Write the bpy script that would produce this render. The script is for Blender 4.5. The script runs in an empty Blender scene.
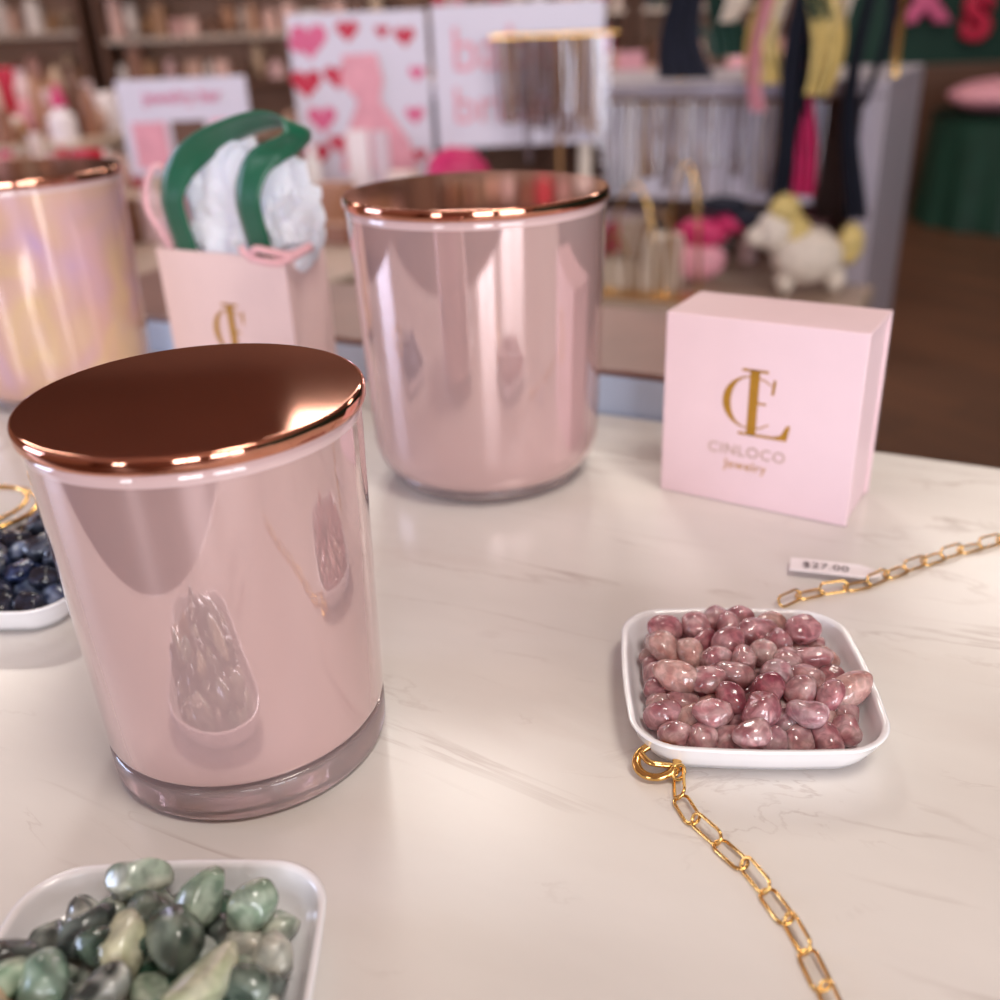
import bpy, bmesh, math, random
import numpy as np
from mathutils import Vector, Matrix, noise, Euler
TZ=0.9
A=math.radians(-28)
UX=Vector((math.cos(A),math.sin(A),0)); VX=Vector((-math.sin(A),math.cos(A),0))
P0=Vector((0.06,0.526,0))
rnd=random.Random(7)
def S(r,g,b,a=1):
    f=lambda c:(c/255/12.92 if c/255<=0.04045 else ((c/255+0.055)/1.055)**2.4)
    return (f(r),f(g),f(b),a)
# ---------------------------------------------------------------- materials
def new_mat(name):
    m=bpy.data.materials.new(name);m.use_nodes=True
    nt=m.node_tree;b=nt.nodes['Principled BSDF'];return m,nt,b
def setp(b,**k):
    for n,v in k.items():
        n=n.replace('_',' ')
        if n in b.inputs: b.inputs[n].default_value=v
def pmat(name,col,rough=.5,metal=0,var=.06,scale=40,bump=0,bscale=200,**k):
    m,nt,b=new_mat(name)
    setp(b,Roughness=rough,Metallic=metal,**k)
    tc=nt.nodes.new('ShaderNodeTexCoord')
    nz=nt.nodes.new('ShaderNodeTexNoise');nz.inputs['Scale'].default_value=scale;nz.inputs['Detail'].default_value=4
    nt.links.new(tc.outputs['Object'],nz.inputs['Vector'])
    r=nt.nodes.new('ShaderNodeValToRGB')
    c=col
    r.color_ramp.elements[0].position=.3;r.color_ramp.elements[1].position=.7
    r.color_ramp.elements[0].color=tuple(max(0,x*(1-var)) for x in c[:3])+(1,)
    r.color_ramp.elements[1].color=tuple(min(1,x*(1+var)) for x in c[:3])+(1,)
    nt.links.new(nz.outputs['Fac'],r.inputs['Fac']);nt.links.new(r.outputs['Color'],b.inputs['Base Color'])
    if bump:
        n2=nt.nodes.new('ShaderNodeTexNoise');n2.inputs['Scale'].default_value=bscale
        nt.links.new(tc.outputs['Object'],n2.inputs['Vector'])
        bp=nt.nodes.new('ShaderNodeBump');bp.inputs['Strength'].default_value=bump;bp.inputs['Distance'].default_value=.001
        nt.links.new(n2.outputs['Fac'],bp.inputs['Height']);nt.links.new(bp.outputs['Normal'],b.inputs['Normal'])
    return m
def vcol_mat(name,rough=.4,mottled=0,lo=.6,hi=1.35,p0=.35,p1=.68,**k):
    m,nt,b=new_mat(name);setp(b,Roughness=rough,**k)
    if 'Subsurface_Weight' in k: b.inputs['Subsurface Radius'].default_value=(.004,.0022,.002);b.inputs['Subsurface Scale'].default_value=1.0
    at=nt.nodes.new('ShaderNodeAttribute');at.attribute_name='Col'
    if mottled:
        tc=nt.nodes.new('ShaderNodeTexCoord')
        nz=nt.nodes.new('ShaderNodeTexNoise');nz.inputs['Scale'].default_value=mottled;nz.inputs['Detail'].default_value=6;nz.inputs['Distortion'].default_value=1.2
        nt.links.new(tc.outputs['Object'],nz.inputs['Vector'])
        r=nt.nodes.new('ShaderNodeValToRGB');r.color_ramp.elements[0].position=p0;r.color_ramp.elements[1].position=p1
        r.color_ramp.elements[0].color=(lo,lo,lo,1);r.color_ramp.elements[1].color=(hi,hi*.99,hi*.98,1)
        nt.links.new(nz.outputs['Fac'],r.inputs['Fac'])
        mx=nt.nodes.new('ShaderNodeMix');mx.data_type='RGBA';mx.blend_type='MULTIPLY';mx.inputs['Factor'].default_value=1
        nt.links.new(at.outputs['Color'],mx.inputs['A']);nt.links.new(r.outputs['Color'],mx.inputs['B'])
        nt.links.new(mx.outputs['Result'],b.inputs['Base Color'])
    else: nt.links.new(at.outputs['Color'],b.inputs['Base Color'])
    return m
def marble():
    m,nt,b=new_mat('white_marble');L=nt.links
    setp(b,Roughness=.26);b.inputs['Specular IOR Level'].default_value=.5
    tc=nt.nodes.new('ShaderNodeTexCoord')
    mp=nt.nodes.new('ShaderNodeMapping');mp.inputs['Rotation'].default_value=(0,0,math.radians(-48));mp.inputs['Scale'].default_value=(1.6,5.2,1);mp.inputs['Location'].default_value=(.37,.9,0)
    L.new(tc.outputs['Object'],mp.inputs['Vector'])
    def vein(scale,w,off,dist):
        n=nt.nodes.new('ShaderNodeTexNoise');n.inputs['Scale'].default_value=scale;n.inputs['Detail'].default_value=7;n.inputs['Roughness'].default_value=.55;n.inputs['Distortion'].default_value=dist
        ad=nt.nodes.new('ShaderNodeVectorMath');ad.operation='ADD';ad.inputs[1].default_value=(off,off*.7,off*1.3)
        L.new(mp.outputs['Vector'],ad.inputs[0]);L.new(ad.outputs[0],n.inputs['Vector'])
        s=nt.nodes.new('ShaderNodeMath');s.operation='SUBTRACT';s.inputs[1].default_value=.5;L.new(n.outputs['Fac'],s.inputs[0])
        a=nt.nodes.new('ShaderNodeMath');a.operation='ABSOLUTE';L.new(s.outputs[0],a.inputs[0])
        r=nt.nodes.new('ShaderNodeMapRange');r.inputs['From Min'].default_value=0;r.inputs['From Max'].default_value=w;r.inputs['To Min'].default_value=1;r.inputs['To Max'].default_value=0
        L.new(a.outputs[0],r.inputs['Value'])
        n2=nt.nodes.new('ShaderNodeTexNoise');n2.inputs['Scale'].default_value=scale*1.7;n2.inputs['Detail'].default_value=2
        ad2=nt.nodes.new('ShaderNodeVectorMath');ad2.operation='ADD';ad2.inputs[1].default_value=(off+5,off*2,3)
        L.new(mp.outputs['Vector'],ad2.inputs[0]);L.new(ad2.outputs[0],n2.inputs['Vector'])
        r2=nt.nodes.new('ShaderNodeMapRange');r2.inputs['From Min'].default_value=.53;r2.inputs['From Max'].default_value=.68
        L.new(n2.outputs['Fac'],r2.inputs['Value'])
        mu=nt.nodes.new('ShaderNodeMath');mu.operation='MULTIPLY';L.new(r.outputs[0],mu.inputs[0]);L.new(r2.outputs[0],mu.inputs[1])
        return mu
    base=nt.nodes.new('ShaderNodeTexNoise');base.inputs['Scale'].default_value=3;base.inputs['Detail'].default_value=5
    L.new(mp.outputs['Vector'],base.inputs['Vector'])
    cr=nt.nodes.new('ShaderNodeValToRGB');cr.color_ramp.elements[0].position=.3;cr.color_ramp.elements[1].position=.65
    cr.color_ramp.elements[0].color=S(206,200,195);cr.color_ramp.elements[1].color=S(220,215,210)
    L.new(base.outputs['Fac'],cr.inputs['Fac'])
    prev=cr.outputs['Color']
    for sc,w,off,di,st,col in ((3.2,.020,1.3,.9,.5,S(142,116,108)),(5.5,.013,8.1,1.2,.32,S(154,132,124)),(2.0,.06,4.4,.6,.26,S(184,166,158))):
        v=vein(sc,w,off,di)
        k=nt.nodes.new('ShaderNodeMath');k.operation='MULTIPLY';k.inputs[1].default_value=st;L.new(v.outputs[0],k.inputs[0])
        mx=nt.nodes.new('ShaderNodeMix');mx.data_type='RGBA';L.new(k.outputs[0],mx.inputs['Factor'])
        L.new(prev,mx.inputs['A']);mx.inputs['B'].default_value=col;prev=mx.outputs['Result']
    L.new(prev,b.inputs['Base Color'])
    return m
def iris_mat():
    m,nt,b=new_mat('iridescent_glass');L=nt.links
    setp(b,Roughness=.14,Metallic=.18,Coat_Weight=1.0,Coat_Roughness=.02,Coat_IOR=1.7,Thin_Film_Thickness=340.0,Thin_Film_IOR=1.38)
    tc=nt.nodes.new('ShaderNodeTexCoord');mp=nt.nodes.new('ShaderNodeMapping');mp.inputs['Scale'].default_value=(10,10,9)
    L.new(tc.outputs['Object'],mp.inputs['Vector'])
    n=nt.nodes.new('ShaderNodeTexNoise');n.inputs['Scale'].default_value=1.8;n.inputs['Detail'].default_value=2;n.inputs['Distortion'].default_value=.6;L.new(mp.outputs['Vector'],n.inputs['Vector'])
    r=nt.nodes.new('ShaderNodeValToRGB');cr=r.color_ramp
    cr.elements[0].position=.28;cr.elements[0].color=S(190,162,216);cr.elements[1].position=.75;cr.elements[1].color=S(220,184,172)
    for p_,c_ in ((.4,S(210,172,184)),(.5,S(216,176,164)),(.62,S(224,190,152))):
        q=cr.elements.new(p_);q.color=c_
    L.new(n.outputs['Fac'],r.inputs['Fac']);L.new(r.outputs['Color'],b.inputs['Base Color']);return m
M={}
M['marble']=marble()
M['pearl']=pmat('pearl_pink_glass',S(198,166,164),.05,.46,.02,8,Coat_Weight=1.0,Coat_Roughness=.01,Coat_IOR=1.8)
M['iris']=iris_mat()
M['lip']=pmat('glass_lip',S(204,176,175),.08,0,.02,8,Coat_Weight=1.0)
M['glass']=pmat('clear_glass_base',S(224,202,200),.02,0,.01,8,Transmission_Weight=.75,IOR=1.45)
M['copper']=pmat('rose_gold_lid',S(214,150,126),.06,1,.02,8)
M['white']=pmat('white_ceramic',S(236,236,240),.18,0,.01,10,Coat_Weight=.5)
M['gold']=pmat('polished_gold',S(226,182,110),.16,1,.04,90)
M['foil']=pmat('gold_foil',S(206,156,62),.3,.75,.08,300)
M['foil2']=pmat('pale_foil',S(196,168,150),.35,.5,.08,300)
M['pinkbox']=pmat('pink_paper',S(230,202,208),.42,0,.015,60,bump=.05,bscale=900)
M['pinkbox2']=pmat('pink_paper_bag',S(232,202,198),.5,0,.02,60)
M['green']=pmat('green_satin',S(8,86,60),.36,0,.1,500,Sheen_Weight=.2)
M['tissue']=pmat('white_tissue',S(222,222,230),.7,0,.03,30,Subsurface_Weight=.1)
M['rope']=pmat('pink_rope',S(226,176,182),.6,0,.08,300)
M['pinkstone']=vcol_mat('strawberry_quartz',.15,300,.82,1.45,.42,.72,Transmission_Weight=.4,IOR=1.47,Coat_Weight=.5,Coat_Roughness=.05,Subsurface_Weight=.35)
M['greenstone']=vcol_mat('moss_agate',.18,150,.62,1.28,Transmission_Weight=.25,IOR=1.48,Coat_Weight=.35,Coat_Roughness=.1)
M['bluestone']=vcol_mat('sodalite',.22,160,Coat_Weight=.3,Coat_Roughness=.1)
M['goods']=vcol_mat('merchandise_colours',.45)
M['tag']=pmat('tag_paper',S(238,230,232),.5,0,.02,60)
M['ink']=pmat('ink',S(90,74,78),.6)
M['ledge']=pmat('blue_white_laminate',S(192,206,230),.35,0,.02,10)
M['ledgetop']=pmat('mauve_wood',S(138,104,98),.35,0,.12,20)
M['grey']=pmat('grey_laminate',S(160,150,160),.4,0,.04,10)
M['beigetop']=pmat('beige_laminate',S(178,156,140),.35,0,.05,8)
M['counter']=pmat('counter_panel',S(190,178,174),.4,0,.03,5)
M['board']=pmat('white_board',S(216,210,224),.5,0,.02,6)
M['pinkpaint']=pmat('pink_print',S(216,96,138),.5,0,.05,30)
M['redpaint']=pmat('red_print',S(196,30,66),.5,0,.05,30)
M['blush']=pmat('blush_print',S(226,158,172),.6,0,.1,30)
M['magenta']=pmat('magenta_fabric',S(196,36,98),.5,0,.15,40)
M['navy']=pmat('navy_fabric',S(20,22,40),.8,0,.2,50)
M['yellow']=pmat('yellow_fabric',S(200,176,110),.7,0,.3,50)
M['cream']=pmat('cream_fabric',S(220,206,192),.7,0,.08,40)
M['dgreen']=pmat('dark_green_fabric',S(12,54,42),.6,0,.15,10)
def wood_floor():
    m,nt,b=new_mat('dark_wood_floor');L=nt.links;setp(b,Roughness=.45)
    tc=nt.nodes.new('ShaderNodeTexCoord');mp=nt.nodes.new('ShaderNodeMapping');mp.inputs['Rotation'].default_value=(0,0,math.radians(62));L.new(tc.outputs['Object'],mp.inputs['Vector'])
    br=nt.nodes.new('ShaderNodeTexBrick');br.inputs['Scale'].default_value=1;br.inputs['Brick Width'].default_value=1.2;br.inputs['Row Height'].default_value=.14;br.inputs['Mortar Size'].default_value=.003
    br.inputs['Color1'].default_value=S(100,64,44);br.inputs['Color2'].default_value=S(84,54,38);br.inputs['Mortar'].default_value=S(44,30,22)
    L.new(mp.outputs['Vector'],br.inputs['Vector'])
    L.new(br.outputs['Color'],b.inputs['Base Color']);return m
M['floor']=wood_floor()
M['wall']=pmat('taupe_wall',S(166,128,108),.8,0,.08,2)
M['gwall']=pmat('green_wall',S(18,56,44),.7,0,.08,2)
M['ceil']=pmat('ceiling_paint',S(190,156,138),.9,0,.04,2)
M['wains']=pmat('brown_wainscot',S(104,70,54),.6,0,.1,3)
M['frame']=pmat('window_frame',S(60,50,46),.5,0,.05,3)
# ---------------------------------------------------------------- mesh helpers
def link(o): bpy.context.scene.collection.objects.link(o);return o
def mesh_obj(name,verts,faces,mat,parent=None,smooth=True,loc=(0,0,0),rot=0,cols=None):
    me=bpy.data.meshes.new(name);me.from_pydata([tuple(v) for v in verts],[],faces);me.update()
    if smooth: me.polygons.foreach_set('use_smooth',[True]*len(me.polygons))
    if cols is not None:
        ca=me.color_attributes.new('Col','FLOAT_COLOR','POINT')
        ca.data.foreach_set('color',np.array(cols,dtype=np.float32).ravel())
    if isinstance(mat,(list,tuple)):
        for x in mat: me.materials.append(x)
    else: me.materials.append(mat)
    o=link(bpy.data.objects.new(name,me));o.location=loc;o.rotation_euler=(0,0,rot)
    if parent: o.parent=parent
    return o
def empty(name,loc=(0,0,0),rot=0):
    e=link(bpy.data.objects.new(name,None));e.empty_display_size=.02;e.location=loc;e.rotation_euler=(0,0,rot);return e
def lathe(name,prof,mat,parent=None,seg=128,loc=(0,0,0)):
    V=[];Fc=[];n=len(prof)
    for i in range(seg):
        a=2*math.pi*i/seg
        for r,z in prof: V.append((r*math.cos(a),r*math.sin(a),z))
    for i in range(seg):
        j=(i+1)%seg
        for k in range(n-1): Fc.append((i*n+k,j*n+k,j*n+k+1,i*n+k+1))
    o=mesh_obj(name,V,Fc,mat,parent,True,loc)
    bm=bmesh.new();bm.from_mesh(o.data);bmesh.ops.remove_doubles(bm,verts=bm.verts,dist=1e-6);bmesh.ops.recalc_face_normals(bm,faces=bm.faces);bm.to_mesh(o.data);bm.free()
    o.data.polygons.foreach_set('use_smooth',[True]*len(o.data.polygons))
    return o
def box(name,x0,x1,y0,y1,z0,z1,mat,parent=None,bev=0,loc=(0,0,0),rot=0):
    V=[(x0,y0,z0),(x1,y0,z0),(x1,y1,z0),(x0,y1,z0),(x0,y0,z1),(x1,y0,z1),(x1,y1,z1),(x0,y1,z1)]
    Fc=[(0,3,2,1),(4,5,6,7),(0,1,5,4),(1,2,6,5),(2,3,7,6),(3,0,4,7)]
    o=mesh_obj(name,V,Fc,mat,parent,False,loc,rot)
    if bev:
        md=o.modifiers.new('bev','BEVEL');md.width=bev;md.segments=3
    return o
def tube(name,pts,rad,mat,parent=None,cyclic=False,loc=(0,0,0),rot=0,fill=None):
    cu=bpy.data.curves.new(name,'CURVE');cu.dimensions='3D';cu.bevel_depth=rad;cu.bevel_resolution=3;cu.use_fill_caps=True
    sets=pts if isinstance(pts[0][0],(list,tuple,Vector)) else [pts]
    for pp in sets:
        s=cu.splines.new('POLY');s.points.add(len(pp)-1);s.use_cyclic_u=cyclic;s.use_smooth=True
        for i,q in enumerate(pp): s.points[i].co=(q[0],q[1],q[2],1)
    cu.materials.append(mat)
    o=link(bpy.data.objects.new(name,cu));o.location=loc;o.rotation_euler=(0,0,rot)
    if parent:o.parent=parent
    return o
def smoothpath(P,n=10):
    P=[Vector(p) for p in P];out=[]
    for i in range(len(P)-1):
        a=P[max(i-1,0)];b=P[i];c=P[i+1];d=P[min(i+2,len(P)-1)]
        for k in range(n):
            t=k/n
            out.append(.5*((2*b)+(c-a)*t+(2*a-5*b+4*c-d)*t*t+(3*b-a-3*c+d)*t**3))
    out.append(P[-1]);return out
def text(name,body,size,mat,parent,M4,extrude=.00005,space=1,align='CENTER',bevel=0):
    cu=bpy.data.curves.new(name,'FONT');cu.body=body;cu.size=size;cu.extrude=extrude;cu.space_character=space;cu.align_x=align;cu.bevel_depth=bevel
    cu.materials.append(mat);o=link(bpy.data.objects.new(name,cu))
    if parent:o.parent=parent
    o.matrix_local=M4;return o
# ---------------------------------------------------------------- candles
def candle(name,loc,lidR,H,topR,botR,cw,chh,mat,basez=.012):
    # cw / chh: horizontal and vertical extent of the rounded bottom corner
    e=empty(name,(loc[0],loc[1],TZ))
    zt=H-.0048
    prof=[(0,basez),(botR-cw-.0006,basez),(botR-cw,basez)]
    for k in range(1,11):
        a=math.pi/2*k/10
        prof.append((botR-cw+cw*math.sin(a),basez+chh-chh*math.cos(a)))
    for k in range(1,13):
        t=k/12;prof.append((botR+(topR-botR)*t,basez+chh+(zt-.0035-basez-chh)*t))
    lathe('painted_glass_body',prof,mat,e)
    lathe('glass_lip',[(topR,zt-.0035),(topR+.0002,zt-.002),(topR-.0002,zt-.0003),(topR-.001,zt),(0,zt)],M['lip'],e)
    g=min(.003,basez*.35)
    big=cw>.008
    br=botR-cw-.0008 if big else botR-.0003
    pr=[(0,.0006),(br-.006,.0006),(br-.004,0),(br-g,0)]+[(br-g+g*math.sin(math.pi/2*k/5),g-g*math.cos(math.pi/2*k/5)) for k in range(1,6)]
    if big: pr+=[(br+.0014,basez*.7),(br+.0022,basez-.0006),(br,basez-.0003),(0,basez-.0003)]
    else: pr+=[(br+.0001,basez-.0016),(br-.0006,basez-.0005),(0,basez-.0004)]
    lathe('glass_base',pr,M['glass'],e)
    lathe('metal_lid',[(0,zt+.0001),(lidR-.0016,zt+.0001),(lidR-.0012,zt+.0001),(lidR-.0003,zt+.0004),(lidR,zt+.0012),(lidR,H-.0013),(lidR-.00025,H-.0006),(lidR-.0007,H-.00015),(lidR-.0013,H),(lidR-.0015,H),(lidR-.002,H),(lidR*.5,H),(0,H)],M['copper'],e)
    return e
candle('candle_jar',(-.0824,.2530),.0467,.1149,.0450,.0428,.003,.003,M['pearl'],.0125)
candle('candle_jar',(-.0052,.4589),.0607,.1366,.0592,.0562,.0085,.018,M['pearl'],.0065)
candle('candle_jar',(-.281,.615),.0599,.1366,.0585,.0560,.0085,.018,M['iris'],.0065)
# ---------------------------------------------------------------- trays
def rsq(hw,hd,rc,n=10,bow=.0):
    P=[]
    for cx,cy,a0 in ((hw-rc,hd-rc,0),(-hw+rc,hd-rc,90),(-hw+rc,-hd+rc,180),(hw-rc,-hd+rc,270)):
        for k in range(n+1):
            a=math.radians(a0+90*k/n);P.append((cx+rc*math.cos(a),cy+rc*math.sin(a)))
    out=[]
    N=len(P)
    for i in range(N):
        out.append(P[i])
        q=P[(i+1)%N]
        d=math.hypot(q[0]-P[i][0],q[1]-P[i][1])
        if d>rc*.6:
            for t in (.25,.5,.75):
                x=P[i][0]+(q[0]-P[i][0])*t;y=P[i][1]+(q[1]-P[i][1])*t
                s=1+bow*4*t*(1-t);
                if abs(x)>abs(y): x*=s
                else: y*=s
                out.append((x,y))
    return out
def tray(name,loc,rot,hw,hd,h=.0122):
    rings=[(-.009,.0003,.010),(-.0075,0,.011),(-.0058,.0008,.012),(-.0036,.004,.0135),(-.0015,.0080,.015),(-.0002,h-.001,.016),(.0002,h-.0003,.016),(-.0003,h,.016),(-.0014,h-.0002,.015),(-.002,h-.0012,.0145),(-.0031,.0075,.0135),(-.0048,.0045,.012),(-.0075,.0026,.010),(-.016,.0022,.008),(-.030,.0022,.004)]
    V=[];Fc=[];n=None
    for off,z,rc in rings:
        P=rsq(hw+off,hd+off,rc,bow=.022 if off>-.02 else 0)
        if n is None:n=len(P)
        if len(P)!=n:
            P=[(x*(hw+off)/(hw),y*(hd+off)/(hd)) for x,y in rsq(hw,hd,.016,bow=.022)]
        V+= [(x,y,z) for x,y in P]
    for k in range(len(rings)-1):
        for i in range(n):
            j=(i+1)%n;Fc.append((k*n+i,k*n+j,(k+1)*n+j,(k+1)*n+i))
    Fc.append(tuple(reversed(range(n))));Fc.append(tuple((len(rings)-1)*n+i for i in range(n)))
    return mesh_obj(name,V,Fc,M['white'],None,True,(loc[0],loc[1],TZ+.0002),rot)
def settle(n,r0,r1,hw,hd,seed,iters=900):
    g=np.random.default_rng(seed)
    r=g.uniform(r0,r1,n);p=np.stack([g.uniform(-hw*.85,hw*.85,n),g.uniform(-hd*.85,hd*.85,n),g.uniform(.005,.03,n)],1)
    for it in range(iters):
        p[:,2]-=.0006
        d=p[:,None]-p[None];dist=np.linalg.norm(d,axis=2)+np.eye(n);ov=(r[:,None]+r[None])*.92-dist;np.fill_diagonal(ov,0);ov=np.clip(ov,0,None)
        p+=(d/dist[...,None]*ov[...,None]*.35).sum(1)
        p[:,2]=np.maximum(p[:,2],.0026+r*.85)
        k=np.clip((p[:,2]-.0055)/.006,0,1)*.0045
        lx=hw-.0072-r*.95+k;ly=hd-.0072-r*.95+k
        ex=np.abs(p[:,0])/lx;ey=np.abs(p[:,1])/ly;q=(ex**7+ey**7)**(1/7);s=np.where(q>1,1/q,1);p[:,0]*=s;p[:,1]*=s
    return p,r
def ico(sub):
    bm=bmesh.new();bmesh.ops.create_icosphere(bm,subdivisions=sub,radius=1);V=[v.co.copy() for v in bm.verts];F=[tuple(v.index for v in f.verts) for f in bm.faces];bm.free();return V,F
IV,IF=ico(4)
def stones(name,loc,rot,p,r,colf,mat,elong,seed,lump=.22,extra=None,facet=0,ss=1.0,lim=None):
    g=random.Random(seed);V=[];Fc=[];C=[]
    items=[(Vector(a),b*ss,None) for a,b in zip(p.tolist(),r.tolist())]
    if extra: items+=extra
    for c,rad,spec in items:
        o=len(V);off=Vector((g.random()*50,g.random()*50,g.random()*50))
        if spec: sc,E,col=spec
        else:
            low=c.z<.0095
            e=g.uniform(*elong)
            if low: e=min(e,1.15)
            sc=Vector((rad*e,rad*g.uniform(.88,1.04),rad*g.uniform(.8,.98)))
            E=Euler((g.uniform(-.5,.5),g.uniform(-.35,.35)*(0.3 if low else 1),g.uniform(0,6.28)));col=colf(g)
        R=E.to_matrix()
        planes=[Vector((g.uniform(-1,1),g.uniform(-1,1),g.uniform(-1,1))).normalized() for _ in range(7)]
        for v in IV:
            k=1+lump*noise.noise(v*.9+off)+lump*.12*noise.noise(v*2.4+off)
            w=v*k
            if facet:
                for pl in planes:
                    dd=w.dot(pl)
                    if dd>.78: w=w-pl*(dd-.78)*facet
            w=Vector((w.x*sc.x,w.y*sc.y,w.z*sc.z))
            w=c+R@w
            if w.z<.0027: w.z=.0027
            if lim and w.z<.011:
                # keep the stones on the inside of the sloping dish wall
                m=.0032+.0045*max(0,(.0085-w.z)/.006)
                a_,b_=lim[0]-m,lim[1]-m
                if w.x>a_:w.x=a_
                if w.x<-a_:w.x=-a_
                if w.y>b_:w.y=b_
                if w.y<-b_:w.y=-b_
            V.append(w)
            n=.5+.5*noise.noise(v*1.6+off*2)
            cc=col if not isinstance(col[0],tuple) else tuple(col[0][i]*(1-max(0,min(1,(n-.35)*3.5)))+col[1][i]*max(0,min(1,(n-.35)*3.5)) for i in range(3))+(1,)
            C.append(cc)
        Fc+=[tuple(i+o for i in f) for f in IF]
    return mesh_obj(name,V,Fc,mat,None,True,(loc[0],loc[1],TZ+.0004),rot,C)
# pink
PT=(.0762,.2555);PR=math.radians(-5)
tray('square_trinket_dish',PT,PR,.0382,.0378)
p,r=settle(100,.0041,.0055,.0382,.0378,3)
pk=[(S(192,136,142),S(224,184,186)),(S(176,112,122),S(210,160,166)),(S(208,162,164),S(236,204,202)),(S(184,124,132),S(226,188,190)),(S(156,80,96),S(198,138,146)),(S(206,156,150),S(226,188,182)),(S(194,144,154),S(226,192,198))]
stones('pink_tumbled_stones',PT,PR,p,r,lambda g:g.choice(pk),M['pinkstone'],(1.1,1.5),5,.28,lim=(.0382,.0378))
# green
GT=(-.0850,.1450);GR=math.radians(-1)
tray('square_trinket_dish',GT,GR,.0385,.0400)
p,r=settle(78,.0045,.0060,.0385,.0400,14)
gr=[(S(160,176,160),S(204,212,198)),(S(140,162,142),S(184,200,182)),(S(70,84,76),S(130,144,132)),(S(56,62,62),S(200,206,198)),(S(206,210,200),S(224,224,212)),(S(124,160,142),S(176,202,186)),(S(156,120,80),S(198,166,126)),(S(84,94,90),S(160,170,162)),(S(192,194,162),S(214,214,186)),(S(156,178,174),S(202,212,208)),(S(50,90,72),S(98,134,114)),(S(44,50,50),S(106,116,112)),(S(164,180,164),S(208,216,202)),(S(56,64,62),S(208,212,206)),(S(200,172,140),S(220,202,178))]
ex=[(Vector((.0155,-.002,.0170)),.006,(Vector((.0135,.0052,.005)),Euler((0,.1,1.25)),(S(184,192,160),S(212,214,190)))),
    (Vector((-.010,-.016,.0170)),.006,(Vector((.0105,.0058,.005)),Euler((.1,0,-1.0)),(S(44,52,50),S(200,208,202)))),
    (Vector((-.029,.002,.0155)),.006,(Vector((.0085,.0050,.0048)),Euler((0,.1,1.1)),(S(124,156,132),S(192,208,186)))),
    (Vector((-.008,.012,.0155)),.006,(Vector((.0088,.0052,.0045)),Euler((0,.1,.2)),(S(36,58,48),S(92,112,98)))),
    (Vector((-.020,-.010,.0165)),.006,(Vector((.0068,.0054,.0048)),Euler((0,.1,2.2)),(S(124,92,56),S(190,162,120)))),
    (Vector((.002,-.019,.0170)),.006,(Vector((.0090,.0056,.0048)),Euler((.1,0,1.9)),(S(48,58,58),S(140,154,150))))]
stones('green_tumbled_stones',GT,GR,p,r,lambda g:g.choice(gr),M['greenstone'],(1.15,1.7),9,.26,ex,.85,lim=(.0385,.0400))
# blue
BT=(-.2005,.3530);BR=math.radians(-6)
tray('square_trinket_dish',BT,BR,.0385,.0400)
p,r=settle(66,.0050,.0066,.0385,.0400,15)
bl=[(S(20,26,50),S(52,64,100)),(S(20,22,34),S(42,48,68)),(S(50,62,96),S(110,124,152)),(S(28,32,46),S(80,88,106))]
stones('blue_tumbled_stones',BT,BR,p,r,lambda g:g.choice(bl),M['bluestone'],(1.05,1.5),4,.28,None,.8,lim=(.0385,.0400))
# ---------------------------------------------------------------- chains
def chain(name,path,L=.0108,W=.0043,w=.00055,mat=None,seed=1,parent=None):
    pts=smoothpath(path,30);g=random.Random(seed)
    cum=[0]
    for i in range(1,len(pts)): cum.append(cum[-1]+(pts[i]-pts[i-1]).length)
    step=L-2.6*w;n=int(cum[-1]/step);V=[];Fc=[]
    def at(s):
        for i in range(1,len(cum)):
            if cum[i]>=s:
                t=(s-cum[i-1])/(cum[i]-cum[i-1]+1e-12);return pts[i-1].lerp(pts[i],t)
        return pts[-1]
    ns=10
    loop=[]
    hl=L/2-W/2
    for k in range(9): a=-math.pi/2+math.pi*k/8;loop.append((hl+W/2*math.cos(a),W/2*math.sin(a)))
    loop.append((0,W/2))
    for k in range(9): a=math.pi/2+math.pi*k/8;loop.append((-hl+W/2*math.cos(a),W/2*math.sin(a)))
    loop.append((0,-W/2))
    for i in range(n):
        a=at(i*step);b=at((i+1)*step);c=(a+b)/2;t=(b-a).normalized();s=Vector((0,0,1)).cross(t).normalized();nn=t.cross(s)
        roll=(.18 if i%2 else 1.05)+g.uniform(-.15,.15)
        s2=s*math.cos(roll)+nn*math.sin(roll);n2=-s*math.sin(roll)+nn*math.cos(roll)
        c=c+Vector((0,0,w+abs(math.sin(roll))*W/2*.8))
        o=len(V);m=len(loop)
        for q in range(m):
            x,y=loop[q];x0,y0=loop[q-1];x1,y1=loop[(q+1)%m]
            tt=Vector((x1-x0,y1-y0)).normalized();no=Vector((tt.y,-tt.x))
            for k in range(ns):
                th=2*math.pi*k/ns
                lx=x+no.x*w*math.cos(th);ly=y+no.y*w*math.cos(th);lz=w*math.sin(th)
                V.append(c+t*lx+s2*ly+n2*lz)
        for q in range(m):
            for k in range(ns):
                Fc.append((o+q*ns+k,o+((q+1)%m)*ns+k,o+((q+1)%m)*ns+(k+1)%ns,o+q*ns+(k+1)%ns))
    return mesh_obj(name,V,Fc,mat or M['gold'],parent,True,(0,0,TZ+.0003))
e=empty('gold_paperclip_necklace',(0,0,0))
chain('chain',[(.0490,.2215,0),(.0475,.2135,0),(.0508,.201,0),(.0582,.190,0),(.0636,.177,0),(.0668,.166,0),(.0688,.152,0),(.0700,.135,0),(.073,.118,0),(.075,.098,0)],w=.0005,parent=e)
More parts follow.
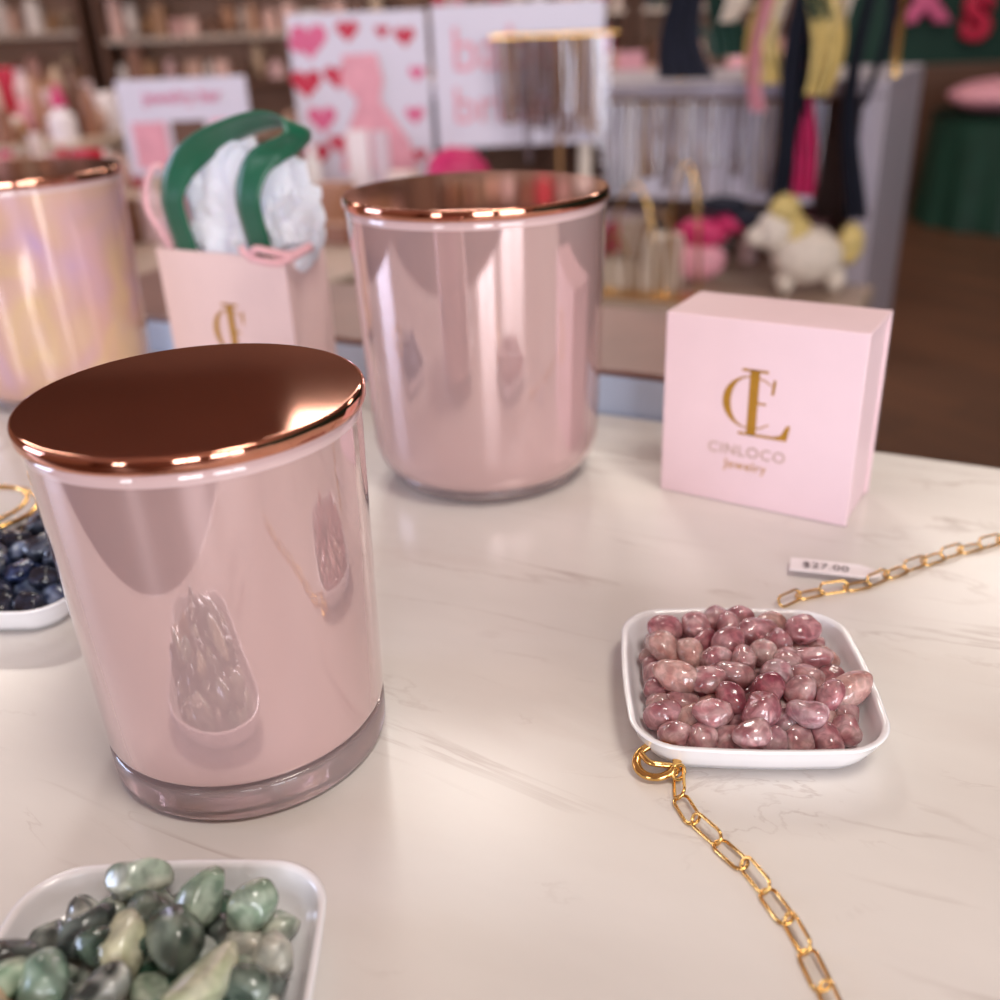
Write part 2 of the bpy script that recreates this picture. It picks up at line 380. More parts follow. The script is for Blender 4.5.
def torus(name,R,r,M4,mat,parent=None,sx=1):
    V=[];Fc=[];a=48;b=14
    for i in range(a):
        A_=2*math.pi*i/a
        for j in range(b):
            B_=2*math.pi*j/b;V.append(M4@Vector(((R+r*math.cos(B_))*math.cos(A_)*sx,(R+r*math.cos(B_))*math.sin(A_),r*math.sin(B_))))
    for i in range(a):
        for j in range(b): Fc.append((i*b+j,((i+1)%a)*b+j,((i+1)%a)*b+(j+1)%b,i*b+(j+1)%b))
    return mesh_obj(name,V,Fc,mat,parent,True)
torus('spring_clasp',.0050,.00115,Matrix.Translation((.0430,.2245,TZ+.0045))@Euler((.45,-.2,0)).to_matrix().to_4x4(),M['gold'],e,1.2)
torus('jump_ring',.0022,.0006,Matrix.Translation((.0488,.2210,TZ+.003))@Euler((1.2,.3,.4)).to_matrix().to_4x4(),M['gold'],e)
tube('clasp_lever',smoothpath([(.0385,.2262,TZ+.0062),(.0405,.2230,TZ+.0055),(.0440,.2222,TZ+.0050),(.0478,.2226,TZ+.0040)],8),.0009,M['gold'],e)
e=empty('gold_chain_bracelet',(0,0,0))
chain('chain',[(.104,.312,0),(.116,.319,0),(.130,.3215,0),(.143,.325,0),(.155,.332,0),(.167,.3375,0),(.178,.343,0),(.190,.348,0),(.206,.3535,0),(.225,.360,0),(.25,.368,0)],L=.0115,W=.0042,w=.0005,seed=4,parent=e)
# tag
e=empty('price_tag',(.1310,.3335,TZ+.0030),math.radians(-19))
tv=[(-.0165,-.0050),(.010,-.0050),(.0150,-.003),(.018,-.001),(.018,.001),(.0150,.003),(.010,.0050),(-.0165,.0050)]
mesh_obj('paper',[(x,y,.0003*math.sin(x*200)) for x,y in tv]+[(x,y,.0004+.0003*math.sin(x*200)) for x,y in tv],[tuple(range(7,-1,-1)),tuple(range(8,16))]+[(i,(i+1)%8,8+(i+1)%8,8+i) for i in range(8)],M['tag'],e,False)
text('printed_price','$27.00',.0062,M['ink'],e,Matrix.Translation((-.003,-.0022,.0009)),.00002,1.05)
# gold bangle on blue dish
e=empty('gold_bangle',(0,0,0))
torus('ring',.022,.0011,Matrix.Translation((-.234,.394,TZ+.0165))@Euler((.04,.02,0)).to_matrix().to_4x4(),M['gold'],e,1.2)
torus('ring_inner',.019,.0009,Matrix.Translation((-.234,.394,TZ+.0180))@Euler((.06,-.02,0)).to_matrix().to_4x4(),M['gold'],e,1.15)
# ---------------------------------------------------------------- logo
def logo(parent,sc,ox,oz,yy,mat):
    def poly(name,pts,hole=None):
        V=[(ox+x*sc,yy,oz+z*sc) for x,z in pts];return mesh_obj(name,V,[tuple(range(len(V)))],mat,parent,False)
    poly('letter_l_stem',[(.38,0),(.52,0),(.52,1),(.38,1)])
    poly('letter_l_serif',[(.26,.96),(.64,.96),(.64,1),(.26,1)])
    poly('letter_l_foot',[(.26,0),(.97,0),(1.01,.24),(.96,.24),(.88,.08),(.78,.04),(.26,.04)])
    V=[];n=40;Fc=[]
    for i in range(n+1):
        a=math.radians(48+(312-48)*i/n);th=.015+.105*max(0,math.sin(math.pi*i/n))**1.4
        V.append((ox+sc*(.42+.42*math.cos(a)),yy-.00002,oz+sc*(.5+.40*math.sin(a))))
        V.append((ox+sc*(.42+(.42-th)*math.cos(a)),yy-.00002,oz+sc*(.5+(.40-.02)*math.sin(a))))
    for i in range(n): Fc.append((2*i,2*i+1,2*i+3,2*i+2))
    mesh_obj('letter_c',V,Fc,mat,parent,False)
    poly('letter_c_serif',[(.70,.66),(.74,.66),(.76,.88),(.72,.88)])
    poly('crossbar',[(.52,.49),(.64,.49),(.64,.52),(.52,.52)])
# ---------------------------------------------------------------- pink jewelry box
W_,D_,H_=.0869,.0404,.0862
e=empty('pink_jewelry_box',(.0768,.4204,TZ+.0002),-.5730)
box('front_cover',0,W_,0,.0022,0,H_,M['pinkbox'],e,.0006)
box('back_cover',0,W_,D_-.0022,D_,0,H_,M['pinkbox'],e,.0006)
box('top_spine',0,W_,.0023,D_-.0023,H_-.0022,H_,M['pinkbox'],e,.0004)
box('inner_box',.0012,W_-.0012,.0023,D_-.0023,.0,H_-.0024,M['pinkbox'],e,.0004)
logo(e,.0305,.0280,.0348,-.00015,M['foil'])
RF=Matrix.Rotation(math.pi/2,4,'X')
text('brand_text','CINLOCO',.0072,M['foil2'],e,Matrix.Translation((.0402,-.0001,.0243))@RF,.00004,1.12)
text('brand_subtext','Jewelry',.0062,M['foil'],e,Matrix.Translation((.0402,-.0001,.0178))@RF,.00004,1.05)
# ---------------------------------------------------------------- gift bag
bw,bd,bh=.0950,.034,.096
e=empty('gift_bag',(-.1910,.568,TZ+.0002),math.radians(-30))
V=[(0,0,0),(bw,0,0),(bw,bd,0),(0,bd,0),(0,0,bh),(bw,0,bh),(bw,bd,bh),(0,bd,bh),(bw+.001,bd/2,0),(bw-.004,bd/2,bh),(0,bd/2,0),(.004,bd/2,bh)]
o=mesh_obj('paper_body',V,[(0,1,5,4),(1,8,9,5),(8,2,6,9),(2,3,7,6),(3,10,11,7),(10,0,4,11),(0,3,2,8,1)],M['pinkbox2'],e,False)
md=o.modifiers.new('s','SOLIDIFY');md.thickness=.0007
logo(e,.032,.036,.036,-.0006,M['foil'])
text('brand_text','CINLOCO',.008,M['foil'],e,Matrix.Translation((.050,-.0006,.024))@RF,.00004,1.1)
def ribbon(name,path,wv,width,mat,parent):
    P=smoothpath(path,10);n=len(P);V=[];Fc=[];m=len(wv)-1
    for i,q in enumerate(P):
        t=i/(n-1)*m;k=min(int(t),m-1);f=t-k;w=Vector(wv[k]).lerp(Vector(wv[k+1]),f).normalized()
        for s in range(5): V.append(q+w*width*(s/4-.5))
    for i in range(n-1):
        for s in range(4): Fc.append((i*5+s,i*5+s+1,(i+1)*5+s+1,(i+1)*5+s))
    o=mesh_obj(name,V,Fc,mat,parent,True);md=o.modifiers.new('s','SOLIDIFY');md.thickness=.0005;return o
ribbon('ribbon_handle',[(.023,.0015,.080),(.023,.0012,.096),(.0215,-.001,.112),(.0225,-.002,.126),(.031,.000,.1400),(.048,.003,.152),(.069,.006,.160),(.089,.008,.164),(.103,.010,.163),(.1055,.010,.157),(.099,.008,.152),(.089,.004,.147),(.082,.000,.139),(.0785,-.003,.126),(.0785,-.001,.110),(.0790,.0015,.096),(.0790,.0015,.080)],
  [(1,0,0),(1,0,0),(1,.0,0),(1,.0,-.05),(.9,.3,-.4),(.5,.8,-.7),(.2,1,-.7),(.1,1,-.7),(.2,1,-.4),(.3,1,-.2),(.5,.8,-.4),(.8,.4,-.4),(1,.2,-.1),(1,.0,0),(1,0,0),(1,0,0),(1,0,0)],.0168,M['green'],e)
# crumpled tissue
TVv,TF=ico(5)
V=[]
for v in TVv:
    q=v*2.0
    k=1.04+.34*noise.noise(q+Vector((4,1,7)))-.42*abs(noise.noise(q*1.4+Vector((1,9,2))))-.22*abs(noise.noise(q*2.9))
    lo=min(1,max(0,-v.z*2));kk=k*(1-lo)+.8*lo
    V.append(Vector((.057-.003*lo+.050*v.x*kk*(1-.18*lo)+.006*max(0,v.z),.017+.0160*v.y*min(k,1.0),.103+.052*max(v.z,-.6)*k)))
mesh_obj('tissue_paper',V,TF,M['tissue'],e,False)
def rope(name,path,parent,rad=.0016):
    P=smoothpath(path,14);sets=[]
    for ph in (0,2.09,4.18):
        s=[];acc=0
        for i,q in enumerate(P):
            if i: acc+=(q-P[i-1]).length
            t=(P[min(i+1,len(P)-1)]-P[max(i-1,0)]).normalized()
            a=t.cross(Vector((0,1,.1))).normalized();b=t.cross(a)
            th=acc*900+ph;s.append(q+a*rad*.6*math.cos(th)+b*rad*.6*math.sin(th))
        sets.append(s)
    return tube(name,sets,rad*.62,M['rope'],parent)
rope('rope_handle_left',[(.010,.004,.092),(.002,.004,.105),(-.003,.002,.118),(.000,.003,.132),(.008,.006,.140),(.015,.012,.125),(.02,.015,.10)],e)
rope('rope_tie',[(.074,-.003,.095),(.080,-.005,.101),(.088,-.004,.1005),(.098,.002,.098),(.104,.012,.101),(.096,-.001,.095),(.086,-.005,.095),(.076,-.005,.097),(.070,-.005,.101)],e,.0018)
# ---------------------------------------------------------------- table
e=empty('marble_table',(P0.x,P0.y,0),A)
box('marble_top',-.46,.62,-.478,0,TZ-.03,TZ,M['marble'],e,.002)
box('cabinet_base',-.44,.59,-.46,-.03,0,TZ-.03,M['counter'],e,.004)
e=empty('raised_display_ledge',(P0.x,P0.y,0),A)
box('body',-.46,.095,.003,.13,0,TZ+.022,M['ledge'],e,.002)
box('top',-.46,.095,.003,.13,TZ+.0221,TZ+.026,M['ledgetop'],e,.001)
# ---------------------------------------------------------------- merchandise builder
def goods(name,items,mat=None,rot=0,loc=(0,0,0)):
    V=[];Fc=[];C=[]
    for kind,x,y,z,w,d,h,col in items:
        o=len(V)
        if kind=='b':
            vv=[(x-w/2,y-d/2,z),(x+w/2,y-d/2,z),(x+w/2,y+d/2,z),(x-w/2,y+d/2,z),(x-w/2,y-d/2,z+h),(x+w/2,y-d/2,z+h),(x+w/2,y+d/2,z+h),(x-w/2,y+d/2,z+h)]
            ff=[(0,3,2,1),(4,5,6,7),(0,1,5,4),(1,2,6,5),(2,3,7,6),(3,0,4,7)]
        elif kind=='c':
            n=16;pr=[(1,0),(1,.72),(.9,.8),(.55,.84),(.55,1)]
            vv=[(x+w/2*r_*math.cos(2*math.pi*i/n),y+d/2*r_*math.sin(2*math.pi*i/n),z+h*zz) for r_,zz in pr for i in range(n)]
            ff=[(k*n+i,k*n+(i+1)%n,(k+1)*n+(i+1)%n,(k+1)*n+i) for k in range(len(pr)-1) for i in range(n)]+[tuple(reversed(range(n))),tuple((len(pr)-1)*n+i for i in range(n))]
        else:
            vv=[];n=14
            for k in range(9):
                a=math.pi*k/8
                for i in range(n): vv.append((x+w/2*math.sin(a)*math.cos(2*math.pi*i/n),y+d/2*math.sin(a)*math.sin(2*math.pi*i/n),z+h/2-h/2*math.cos(a)))
            ff=[(k*n+i,k*n+(i+1)%n,(k+1)*n+(i+1)%n,(k+1)*n+i) for k in range(8) for i in range(n)]
        V+=vv;Fc+=[tuple(i+o for i in f) for f in ff];C+=[col]*len(vv)
    return mesh_obj(name,V,Fc,mat or M['goods'],None,False,loc,rot,C)
warm=[S(198,156,138),S(222,198,186),S(176,128,100),S(150,102,78),S(214,172,172),S(194,164,138),S(110,74,56),S(228,212,206),S(186,136,128),S(160,116,80)]
pinks=[S(222,156,168),S(204,50,110),S(228,200,202),S(190,26,54),S(226,176,158),S(236,224,226),S(166,106,90)]
# display unit (right)
DU=Vector((.775,2.0,0))
e=empty('display_shelf_unit',(DU.x,DU.y,0),A)
box('top',-1.25,0,0,.62,TZ+.062,TZ+.092,M['grey'],e,.004)
box('end_panel_right',-.045,0,0,.62,0,TZ+.0615,M['grey'],e,.003)
box('end_panel_left',-1.25,-1.205,0,.62,0,TZ+.0615,M['grey'],e,.003)
box('middle_shelf',-1.2,-.05,0,.6,TZ-.33,TZ-.30,M['beigetop'],e,.003)
box('back_panel',-1.2,-.05,.59,.61,0.02,TZ+.06,M['wall'],e)
box('necklace_panel',-.62,-.14,.10,.115,TZ-.16,TZ+.06,M['board'],e,.002)
def uf(x,y): q=DU+UX*x+VX*y;return q.x,q.y
it=[]
for i in range(80):
    x=rnd.uniform(-1.15,-.1);y=rnd.uniform(.05,.5);w=rnd.uniform(.03,.08);it.append((rnd.choice('bcs'),x,y,TZ-.2995,w,w*.8,rnd.uniform(.03,.1),rnd.choice(warm+pinks[:3])))
goods('assorted_gift_items',it,rot=A,loc=(DU.x,DU.y,0))
def strands(name,x0,x1,n,ztop,zl,y,mats,rot,loc,loop=.012,rad=.0016):
    e=empty(name,loc,rot);sets={}
    for i in range(n):
        x=x0+(x1-x0)*(i+.5)/n+rnd.uniform(-.003,.003);L=rnd.uniform(*zl);w=rnd.uniform(.6,1.2)*loop
        pts=[]
        for k in range(21):
            t=k/20*2-1;pts.append((x+w*t,y-rnd.uniform(0,.001),ztop-L*(1-abs(t)**4)))
        sets.setdefault(rnd.randrange(len(mats)),[]).append(pts)
    for k,v in sets.items(): tube('strands_%d'%k,v,rad,mats[k],e)
    tube('rail',[(x0-.02,y,ztop),(x1+.02,y,ztop)],.004,M['gold'],e)
    return e
M['silver']=pmat('silver_beads',S(225,222,228),.25,.6,.2,300)
M['pearlb']=pmat('pearl_beads',S(236,220,206),.3,0,.2,300)
M['bronze']=pmat('bronze_beads',S(150,110,70),.4,.6,.2,300)
strands('hanging_necklaces',-.62,-.13,26,TZ+.05,(.12,.24),.085,[M['silver'],M['pearlb'],M['bronze'],M['silver'],M['wains']],A,(DU.x,DU.y,0),rad=.003)
def blob(name,parts,mat,loc,parent=None):
    V=[];Fc=[]
    for (cx,cy,cz,rx,ry,rz) in parts:
        o=len(V);V+=[(cx+v.x*rx*(1+.12*noise.noise(v*2+Vector((cx*40,cz*40,0)))),cy+v.y*ry,cz+v.z*rz*(1+.12*noise.noise(v*2.4))) for v in IV];Fc+=[tuple(i+o for i in f) for f in IF]
    return mesh_obj(name,V,Fc,mat,parent,True,loc)
x,y=uf(-.10,-.12)
e=empty('plush_toy',(x,y,TZ-.292))
blob('body',[(0,0,.07,.07,.05,.055),(-.07,0,.12,.035,.035,.04),(-.10,0,.11,.025,.02,.02),(.06,0,.022,.02,.02,.028),(-.04,0,.022,.02,.02,.028)],M['cream'],(0,0,0),e)
blob('mane',[(-.055,.0,.16,.03,.02,.03),(-.03,0,.12,.03,.02,.03),(.08,0,.09,.025,.02,.04)],M['yellow'],(0,-.01,0),e)
x,y=uf(-.33,-.10)
e=empty('pink_cosmetic_pouch',(x,y,TZ-.292),A)
blob('pouch',[(0,0,.045,.06,.04,.045),(0,0,.085,.05,.03,.012)],M['blush'],(0,0,0),e)
blob('trim',[(0.01,-.01,.10,.055,.03,.03),(.07,0,.12,.04,.03,.02)],M['magenta'],(0,0,0),e)
blob('dark_bow',[(.12,0,.13,.06,.03,.022),(.05,0.01,.155,.05,.03,.018)],M['navy'],(0,0,0),e)
e=empty('low_display_bench',(DU.x,DU.y,0),A)
box('top',-.53,.02,-.3,-.005,TZ-.335,TZ-.3005,M['beigetop'],e,.004)
box('base',-.50,-.03,-.28,-.02,0,TZ-.336,M['counter'],e,.004)
x,y=uf(-.42,-.16)
e=empty('jewelry_riser_set',(x,y,TZ-.30),A)
box('step_1',-.09,-.01,-.04,.04,0,.06,M['cream'],e,.004)
box('step_2',-.005,.07,-.04,.04,0,.11,M['cream'],e,.004)
box('step_3',-.05,-.008,-.035,.035,.061,.14,M['beigetop'],e,.004)
x,y=uf(-.42,-.245)
e=empty('gold_wire_jewelry_stand',(x,y,TZ-.30),A)
for k,(cx,hh,ww) in enumerate([(0,.22,.05),(.05,.17,.04),(.10,.26,.035),(-.05,.12,.04)]):
    tube('wire_%d'%k,[(cx+ww*math.cos(math.pi*i/16),.006*k,.0+hh*math.sin(math.pi*i/16)) for i in range(17)],.0035,M['bronze'] if k%2 else M['gold'],e)
box('wire_base',-.08,.13,-.02,.03,-.0,.006,M['gold'],e)
# scarves rack above the unit
e=empty('scarf_rack',(DU.x,DU.y,0),A)
tube('rail',[(-.45,-.03,TZ+.40),(0.03,-.03,TZ+.40)],.008,M['gold'],e)
tube('post_left',[(-.43,.06,TZ+.094),(-.43,.06,TZ+.40),(-.43,-.03,TZ+.40)],.008,M['gold'],e)
tube('post_right',[(0.0,.06,TZ+.094),(0.0,.06,TZ+.40),(0.0,-.03,TZ+.40)],.008,M['gold'],e)
def scarf(name,x,w,zt,zb,mat,lean=0,y=-.045,ph=0,parent=None):
    V=[];Fc=[];nu,nv=24,30
    for j in range(nv):
        t=j/(nv-1)
        for i in range(nu):
            u=i/(nu-1)-.5
            V.append((x+u*w*(1-.45*math.sin(t*3+ph))+lean*t+.018*math.sin(t*6+ph),y-.010*math.sin(u*22+ph)-.006*math.sin(t*5+ph),zt+(zb-zt)*t))
    for j in range(nv-1):
        for i in range(nu-1): a=j*nu+i;Fc.append((a,a+1,a+nu+1,a+nu))
    return mesh_obj(name,V,Fc,mat,parent,True)
for k,(x,w,zb,mt,ln,yy) in enumerate([(-.40,.12,.10,'navy',0.02,-.05),(-.31,.05,.14,'dgreen',0,-.05),(-.30,.04,.20,'cream',0,-.07),(-.235,.05,.09,'cream',.02,-.06),(-.20,.07,.09,'yellow',-.02,-.075),(-.15,.035,-.12,'magenta',0,-.05),(-.16,.03,-.02,'navy',.0,-.055),(-.11,.05,.10,'cream',.03,-.07),(-.055,.03,-.16,'navy',.02,-.06),(-.12,.03,-.20,'navy',-.08,-.09),(-.02,.02,.05,'navy',0,-.05),(-.24,.03,.04,'blush',.02,-.08),(-.17,.03,.20,'dgreen',.03,-.09),(-.13,.05,.07,'yellow',.01,-.085)]):
    scarf('scarf_%d'%k,x,w,TZ+.405,TZ+zb,M[mt],ln,yy,k*1.7,e)
# left table with boards
TB=Vector((-.6,2.1,0))
e=empty('added_reflection_table',(TB.x,TB.y,0),A)
box('top',-1.6,.69,-.55,.53,TZ-.14,TZ-.10,M['beigetop'],e,.004)
box('base',-1.55,.64,-.5,.48,0,TZ-.141,M['counter'],e,.004)
it=[]
for i in range(300):
    x=rnd.uniform(-1.5,.63);y=rnd.uniform(-.5,.45);w=rnd.uniform(.02,.065)
    wp=TB+UX*x+VX*y
    k_=rnd.choice('bbcs');hh=rnd.uniform(.015,.10);cc=rnd.choice(warm+pinks)
    if -.85<wp.x<.36 and 1.90<wp.y<2.36: continue
    if (wp-Vector((-.055,1.93,0))).length<.12: continue
    if -.5<wp.x<-.0 and 1.80<wp.y<2.36: continue
    it.append((k_,x,y,TZ-.0995,w,w*.7,hh,cc))
goods('assorted_gift_items',it,rot=A,loc=(TB.x,TB.y,0))
g2=random.Random(21);it=[];x=-.47
while x<-.15:
    w=g2.uniform(.025,.05);it.append((g2.choice('bccs'),x,1.93+g2.uniform(-.02,.02),TZ-.0995,w,w*.8,g2.uniform(.05,.15),g2.choice([S(236,224,226),S(220,206,190),S(226,160,172),S(60,40,36),S(190,26,54),S(200,160,120),S(240,236,236),S(210,190,200)])));x+=w+.006
goods('perfume_bottles',it)
def board(name,x0,x1,z0,z1,Y,tilt=0,legs=True):
    e=empty(name,(0,Y,TZ))
    box('panel',x0,x1,0,.012,z0,z1,M['board'],e,.002)
    if legs:
        box('foot_left',x0+.03,x0+.05,-.02,.04,-.0995,z0,M['cream'],e);box('foot_right',x1-.05,x1-.03,-.02,.04,-.0995,z0,M['cream'],e)
    return e
def heart(name,cx,cz,s,y,mat,e):
    V=[(cx,y,cz)]
    for i in range(30):
        t=2*math.pi*i/30;V.append((cx+s*16*math.sin(t)**3/16,y,cz+s*(13*math.cos(t)-5*math.cos(2*t)-2*math.cos(3*t)-math.cos(4*t))/16))
    mesh_obj(name,V,[(0,i,i%30+1) for i in range(1,31)],mat,e,False)
e=board('heart_gown_poster',-.392,-.110,-.08,.247,2.2)
hs=[(-.35,.20,.042),(-.30,.13,.03),(-.365,.12,.036),(-.34,.05,.034),(-.27,.215,.026),(-.155,.2,.036),(-.135,.13,.028),(-.36,-.02,.032),(-.20,.21,.024),(-.145,.05,.034),(-.14,-.03,.026),(-.31,.0,.024),(-.375,.19,.02)]
for k,(cx,cz,s) in enumerate(hs): heart('heart_%d'%k,cx,cz,s*(.9 if cx<-.25 else .6),-.0015-.0001*k,M['redpaint' if k%3 else 'pinkpaint'],e)
mesh_obj('gown_print',[(x,-.004,z) for x,z in [(-.285,.17),(-.215,.17),(-.205,.12),(-.215,.08),(-.16,.0),(-.145,-.06),(-.31,-.06),(-.30,0),(-.262,.08),(-.295,.12)]],[tuple(range(10))],M['blush'],e,False)
e=board('lettered_sign_board',-.099,.254,-.02,.252,2.2)
text('sign_text_top','babe',.12,M['blush'],e,Matrix.Translation((.05,-.003,.13))@RF,.001,1.0)
text('sign_text_bottom','bride',.10,M['blush'],e,Matrix.Translation((.04,-.003,.03))@RF,.001,1.0)
e=board('small_photo_sign',-.744,-.48,-.046,.14,2.15)
for k in range(3):
    box('photo_%d'%k,-.725+k*.082,-.655+k*.082,-.003,-.001,-.03,.06,M['blush'] if k!=1 else M['wains'],e)
text('sign_heading','jewelry bar',.035,M['pinkpaint'],e,Matrix.Translation((-.612,-.003,.095))@RF,.001,1.0)
strands('hanging_necklaces',.04,.25,20,TZ+.19,(.13,.24),0,[M['bronze'],M['silver'],M['ink'],M['wains'],M['bronze']],0,(0,2.12,0),rad=.0028)
e=empty('necklace_t_bar_stand',(.155,2.13,TZ-.0995))
tube('post',[(0,0.01,0),(0,0.01,.29)],.006,M['bronze'],e)
lathe('foot',[(0,0),(.05,0),(.05,.006),(.01,.012),(0,.012)],M['gold'],e,32)
blob('pink_round_pouch',[(0,0,.055,.06,.03,.052)],M['magenta'],(-.055,1.93,TZ-.098))
# ---------------------------------------------------------------- room
X0,X1,Y0,Y1,HC=-4.2,4.4,-3.6,6.6,3.0
box('floor',X0,X1,Y0,Y1,-.05,0,M['floor'])
box('ceiling',X0,X1,Y0,Y1,HC,HC+.05,M['ceil'])
box('wall_back',X0,X1,Y1,Y1+.1,0,HC,M['wall'])
box('wall_right',X1,X1+.1,Y0,Y1,0,HC,M['gwall'])
e=empty('wall_left',(0,0,0))
LW=(.1,1.5)
box('sill',X0-.1,X0,Y0,Y1,0,.7,M['wall'],e);box('header',X0-.1,X0,Y0,Y1,2.4,HC,M['wall'],e)
box('pier_0',X0-.1,X0,Y0,LW[0],.7,2.4,M['wall'],e);box('pier_1',X0-.1,X0,LW[1],Y1,.7,2.4,M['wall'],e)
e=empty('wall_front',(0,0,0))
box('sill',X0,X1,Y0-.1,Y0,0,.5,M['wall'],e);box('header',X0,X1,Y0-.1,Y0,2.5,HC,M['wall'],e)
wins=[(-3.0,-2.2),(-.15,1.0),(1.4,3.4)]
edges=[X0]+[v for w in wins for v in w]+[X1]
for k in range(0,len(edges),2): box('pier_%d'%k,edges[k],edges[k+1],Y0-.1,Y0,.5,2.5,M['wall'],e)
def area(name,loc,rot,sx,sy,power,col,spread=180):
    l=bpy.data.lights.new(name,'AREA');l.shape='RECTANGLE';l.size=sx;l.size_y=sy;l.energy=power;l.color=col
    o=link(bpy.data.objects.new(name,l));o.location=loc;o.rotation_euler=rot;return o
for k,(a,b) in enumerate(wins):
    w=empty('window_%d'%(k+1),(0,0,0))
    for q,(x0,x1,z0,z1) in enumerate([(a,a+.05,.5,2.5),(b-.05,b,.5,2.5),(a,b,.5,.55),(a,b,2.45,2.5),((a+b)/2-.02,(a+b)/2+.02,.55,2.45)]):
        box('bar_%d'%q,x0,x1,Y0-.06,Y0-.01,z0,z1,M['frame'],w)
    area('daylight_%d'%k,((a+b)/2,Y0-.07,1.5),(math.radians(90),0,0),b-a,2.0,[54,102,130][k],(.94,.95,1.0))
w=empty('window_4',(0,0,0))
for q,(y0,y1,z0,z1) in enumerate([(LW[0],LW[0]+.05,.7,2.4),(LW[1]-.05,LW[1],.7,2.4),(LW[0],LW[1],.7,.75),(LW[0],LW[1],2.35,2.4)]):
    box('bar_%d'%q,X0-.06,X0-.01,y0,y1,z0,z1,M['frame'],w)
area('daylight_left',(X0-.07,sum(LW)/2,1.55),(0,math.radians(-90),0),1.65,LW[1]-LW[0],95,(.62,.72,1.0))
# unseen white table behind the camera, added as a bright reflection for the jars
e=empty('added_reflection_table',(.95,-.75,0),math.radians(-28))
box('top',-.45,.45,-.35,.35,.72,.76,M['white'],e,.004);box('base',-.40,.40,-.3,.3,0,.719,M['counter'],e)
box('wall_back_feature',1.9,X1-.001,Y1-.06,Y1-.001,.82,HC-.001,M['gwall'])
box('trim_1',1.6,X1-.001,Y1-.10,Y1-.001,0,.80,M['wains'])
def wallshelf(name,x0,x1,y,zs,pal,seed):
    g=random.Random(seed);e=empty(name,(0,0,0))
    for k,z in enumerate(zs): box('shelf_%d'%k,x0,x1,y-.25,y,z-.03,z,M['beigetop'] if k%2 else M['wains'],e)
    box('side_left',x0-.03,x0,y-.26,y,0,zs[-1]+.3,M['wains'],e);box('side_right',x1,x1+.03,y-.26,y,0,zs[-1]+.3,M['wains'],e)
    it=[]
    for k,z in enumerate(zs):
        x=x0+.03
        while x<x1-.05:
            w=g.uniform(.04,.12);h=g.uniform(.08,.22)
            if x+w<x1: it.append((g.choice('bbcs'),x+w/2,y-.14,z+.001,w*.9,.12,h,g.choice(pal)))
            x+=w+g.uniform(.0,.03)
    goods('shelf_goods',it).parent=e
    return e
wallshelf('wall_shelving',-3.9,-2.35,Y1-.01,[.25,.6,.9,1.2,1.5,1.8,2.1],warm,1)
wallshelf('wall_shelving',-2.2,-.5,Y1-.01,[.25,.6,.9,1.15,1.4,1.65,1.9,2.15],warm+[S(220,176,164)]*3,2)
wallshelf('wall_shelving',-.3,.85,Y1-.01,[.25,.6,.9,1.2,1.5,1.8,2.1],warm+pinks,3)
wallshelf('wall_shelving',.95,1.8,Y1-.01,[.25,.6,.9,1.2,1.5,1.8,2.1],[S(30,60,50),S(20,30,40),S(214,170,150),S(120,80,60)],4)
for k,(x,y,w,d) in enumerate([(-2.2,4.0,1.6,.8),(.5,4.2,1.8,.8)]):
    e=empty('added_reflection_table',(x,y,0))
    box('top',-w/2,w/2,-d/2,d/2,.76,.8,M['beigetop'],e,.004);box('base',-w/2+.06,w/2-.06,-d/2+.06,d/2-.06,0,.759,M['counter'],e)
    it=[]
    for i in range(90): ww=rnd.uniform(.04,.10);it.append((rnd.choice('bcs'),rnd.uniform(-w/2+.08,w/2-.08),rnd.uniform(-d/2+.1,d/2-.1),.8005,ww,ww*.8,rnd.uniform(.05,.25),rnd.choice(warm+pinks)))
    goods('assorted_gift_items',it,loc=(x,y,0))
e=empty('round_skirted_table',(3.02,5.75,0))
V=[];Fc=[];n=120
for j in range(12):
    t=j/11
    for i in range(n):
        a=2*math.pi*i/n;rr=.49+.02*t*math.sin(a*14)+.02*t;V.append((rr*math.cos(a),rr*math.sin(a),.60*(1-t)+.003))
for j in range(11):
    for i in range(n): Fc.append((j*n+i,j*n+(i+1)%n,(j+1)*n+(i+1)%n,(j+1)*n+i))
Fc.append(tuple(range(n)))
mesh_obj('green_cloth',V,Fc,M['dgreen'],e)
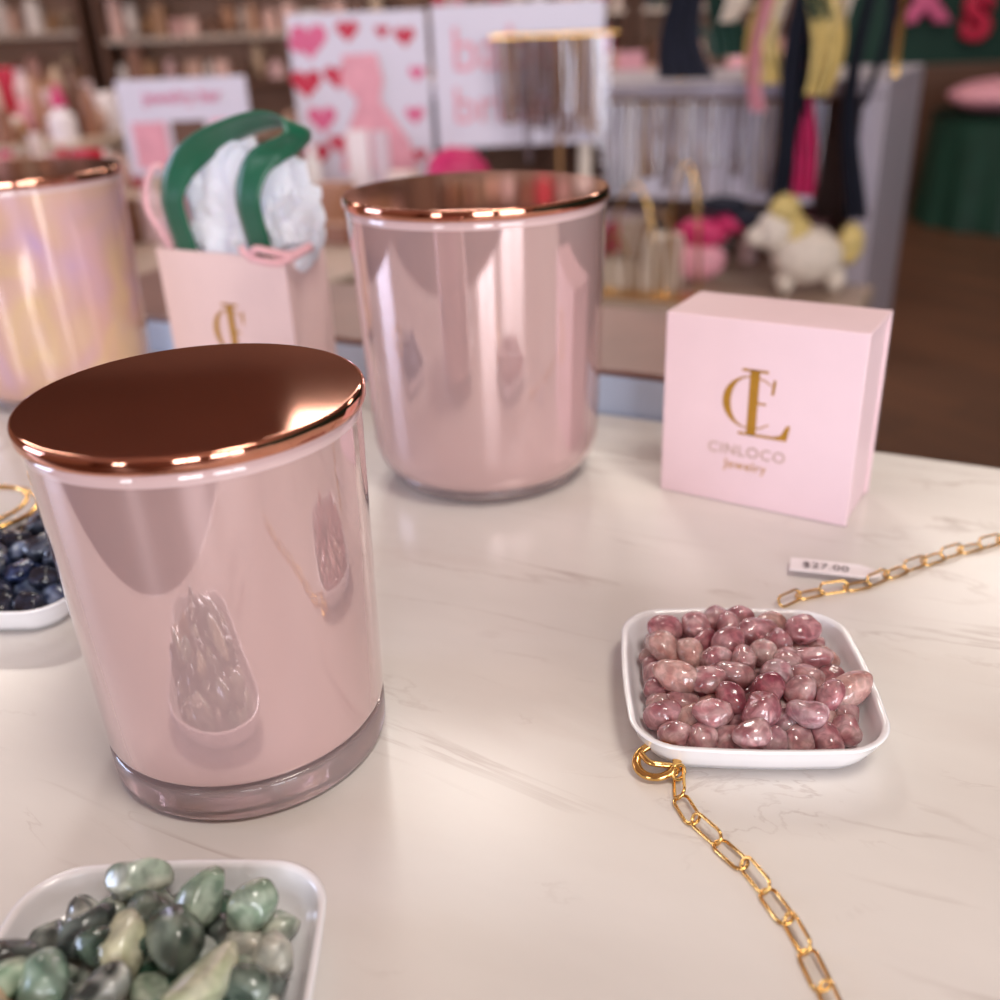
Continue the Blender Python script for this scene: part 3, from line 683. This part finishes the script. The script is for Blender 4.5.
blob('pink_cushions',[(-.2,-.1,.69,.28,.25,.085),(.2,0,.69,.28,.25,.09)],M['blush'],(0,0,0),e)
text('balloon_letter_x','x',.5,M['pinkpaint'],None,Matrix.Translation((2.66,Y1-.14,TZ+.17))@RF,.02,1,'CENTER',.02)
text('balloon_letter_s','S',.34,M['redpaint'],None,Matrix.Translation((2.98,Y1-.14,TZ+.06))@RF,.02,1,'CENTER',.02)
# ---------------------------------------------------------------- lights
area('ceiling_panel_light_1',(-.15,2.95,HC-.02),(0,0,0),.45,1.2,30,(1,.96,.90))
area('ceiling_panel_light_2',(-2.4,3.6,HC-.02),(0,0,0),1.0,.5,36,(1,.90,.80))
area('ceiling_panel_light_3',(2.2,3.6,HC-.02),(0,0,0),1.0,.5,30,(1,.90,.80))
area('ceiling_panel_light_4',(.6,-.3,HC-.02),(0,0,0),.6,.6,24,(1,.93,.84))
area('ceiling_panel_light_5',(0,5.4,HC-.02),(0,0,0),2.4,.3,34,(1,.90,.80))
w=bpy.data.worlds.new('world');bpy.context.scene.world=w;w.use_nodes=True
bg=w.node_tree.nodes['Background'];bg.inputs[0].default_value=(.85,.9,1,1);bg.inputs[1].default_value=.3
# ---------------------------------------------------------------- camera
f=972.5;p=math.radians(25.69);r=math.radians(-2.4)
F=Vector((0,math.cos(p),-math.sin(p)));R0=Vector((1,0,0));U0=Vector((0,math.sin(p),math.cos(p)))
R=R0*math.cos(r)+U0*math.sin(r);U=-R0*math.sin(r)+U0*math.cos(r)
cd=bpy.data.cameras.new('camera');cam=link(bpy.data.objects.new('camera',cd))
Mx=Matrix.Identity(4)
for i in range(3): Mx[i][0]=R[i];Mx[i][1]=U[i];Mx[i][2]=-F[i]
Mx[0][3]=0;Mx[1][3]=0;Mx[2][3]=TZ+.2
cam.matrix_world=Mx
cd.sensor_width=36;cd.lens=36*f/1000;cd.clip_start=.01
cd.dof.use_dof=True;cd.dof.focus_distance=.29;cd.dof.aperture_fstop=7.2
bpy.context.scene.camera=cam
bpy.context.scene.view_settings.view_transform='Standard'
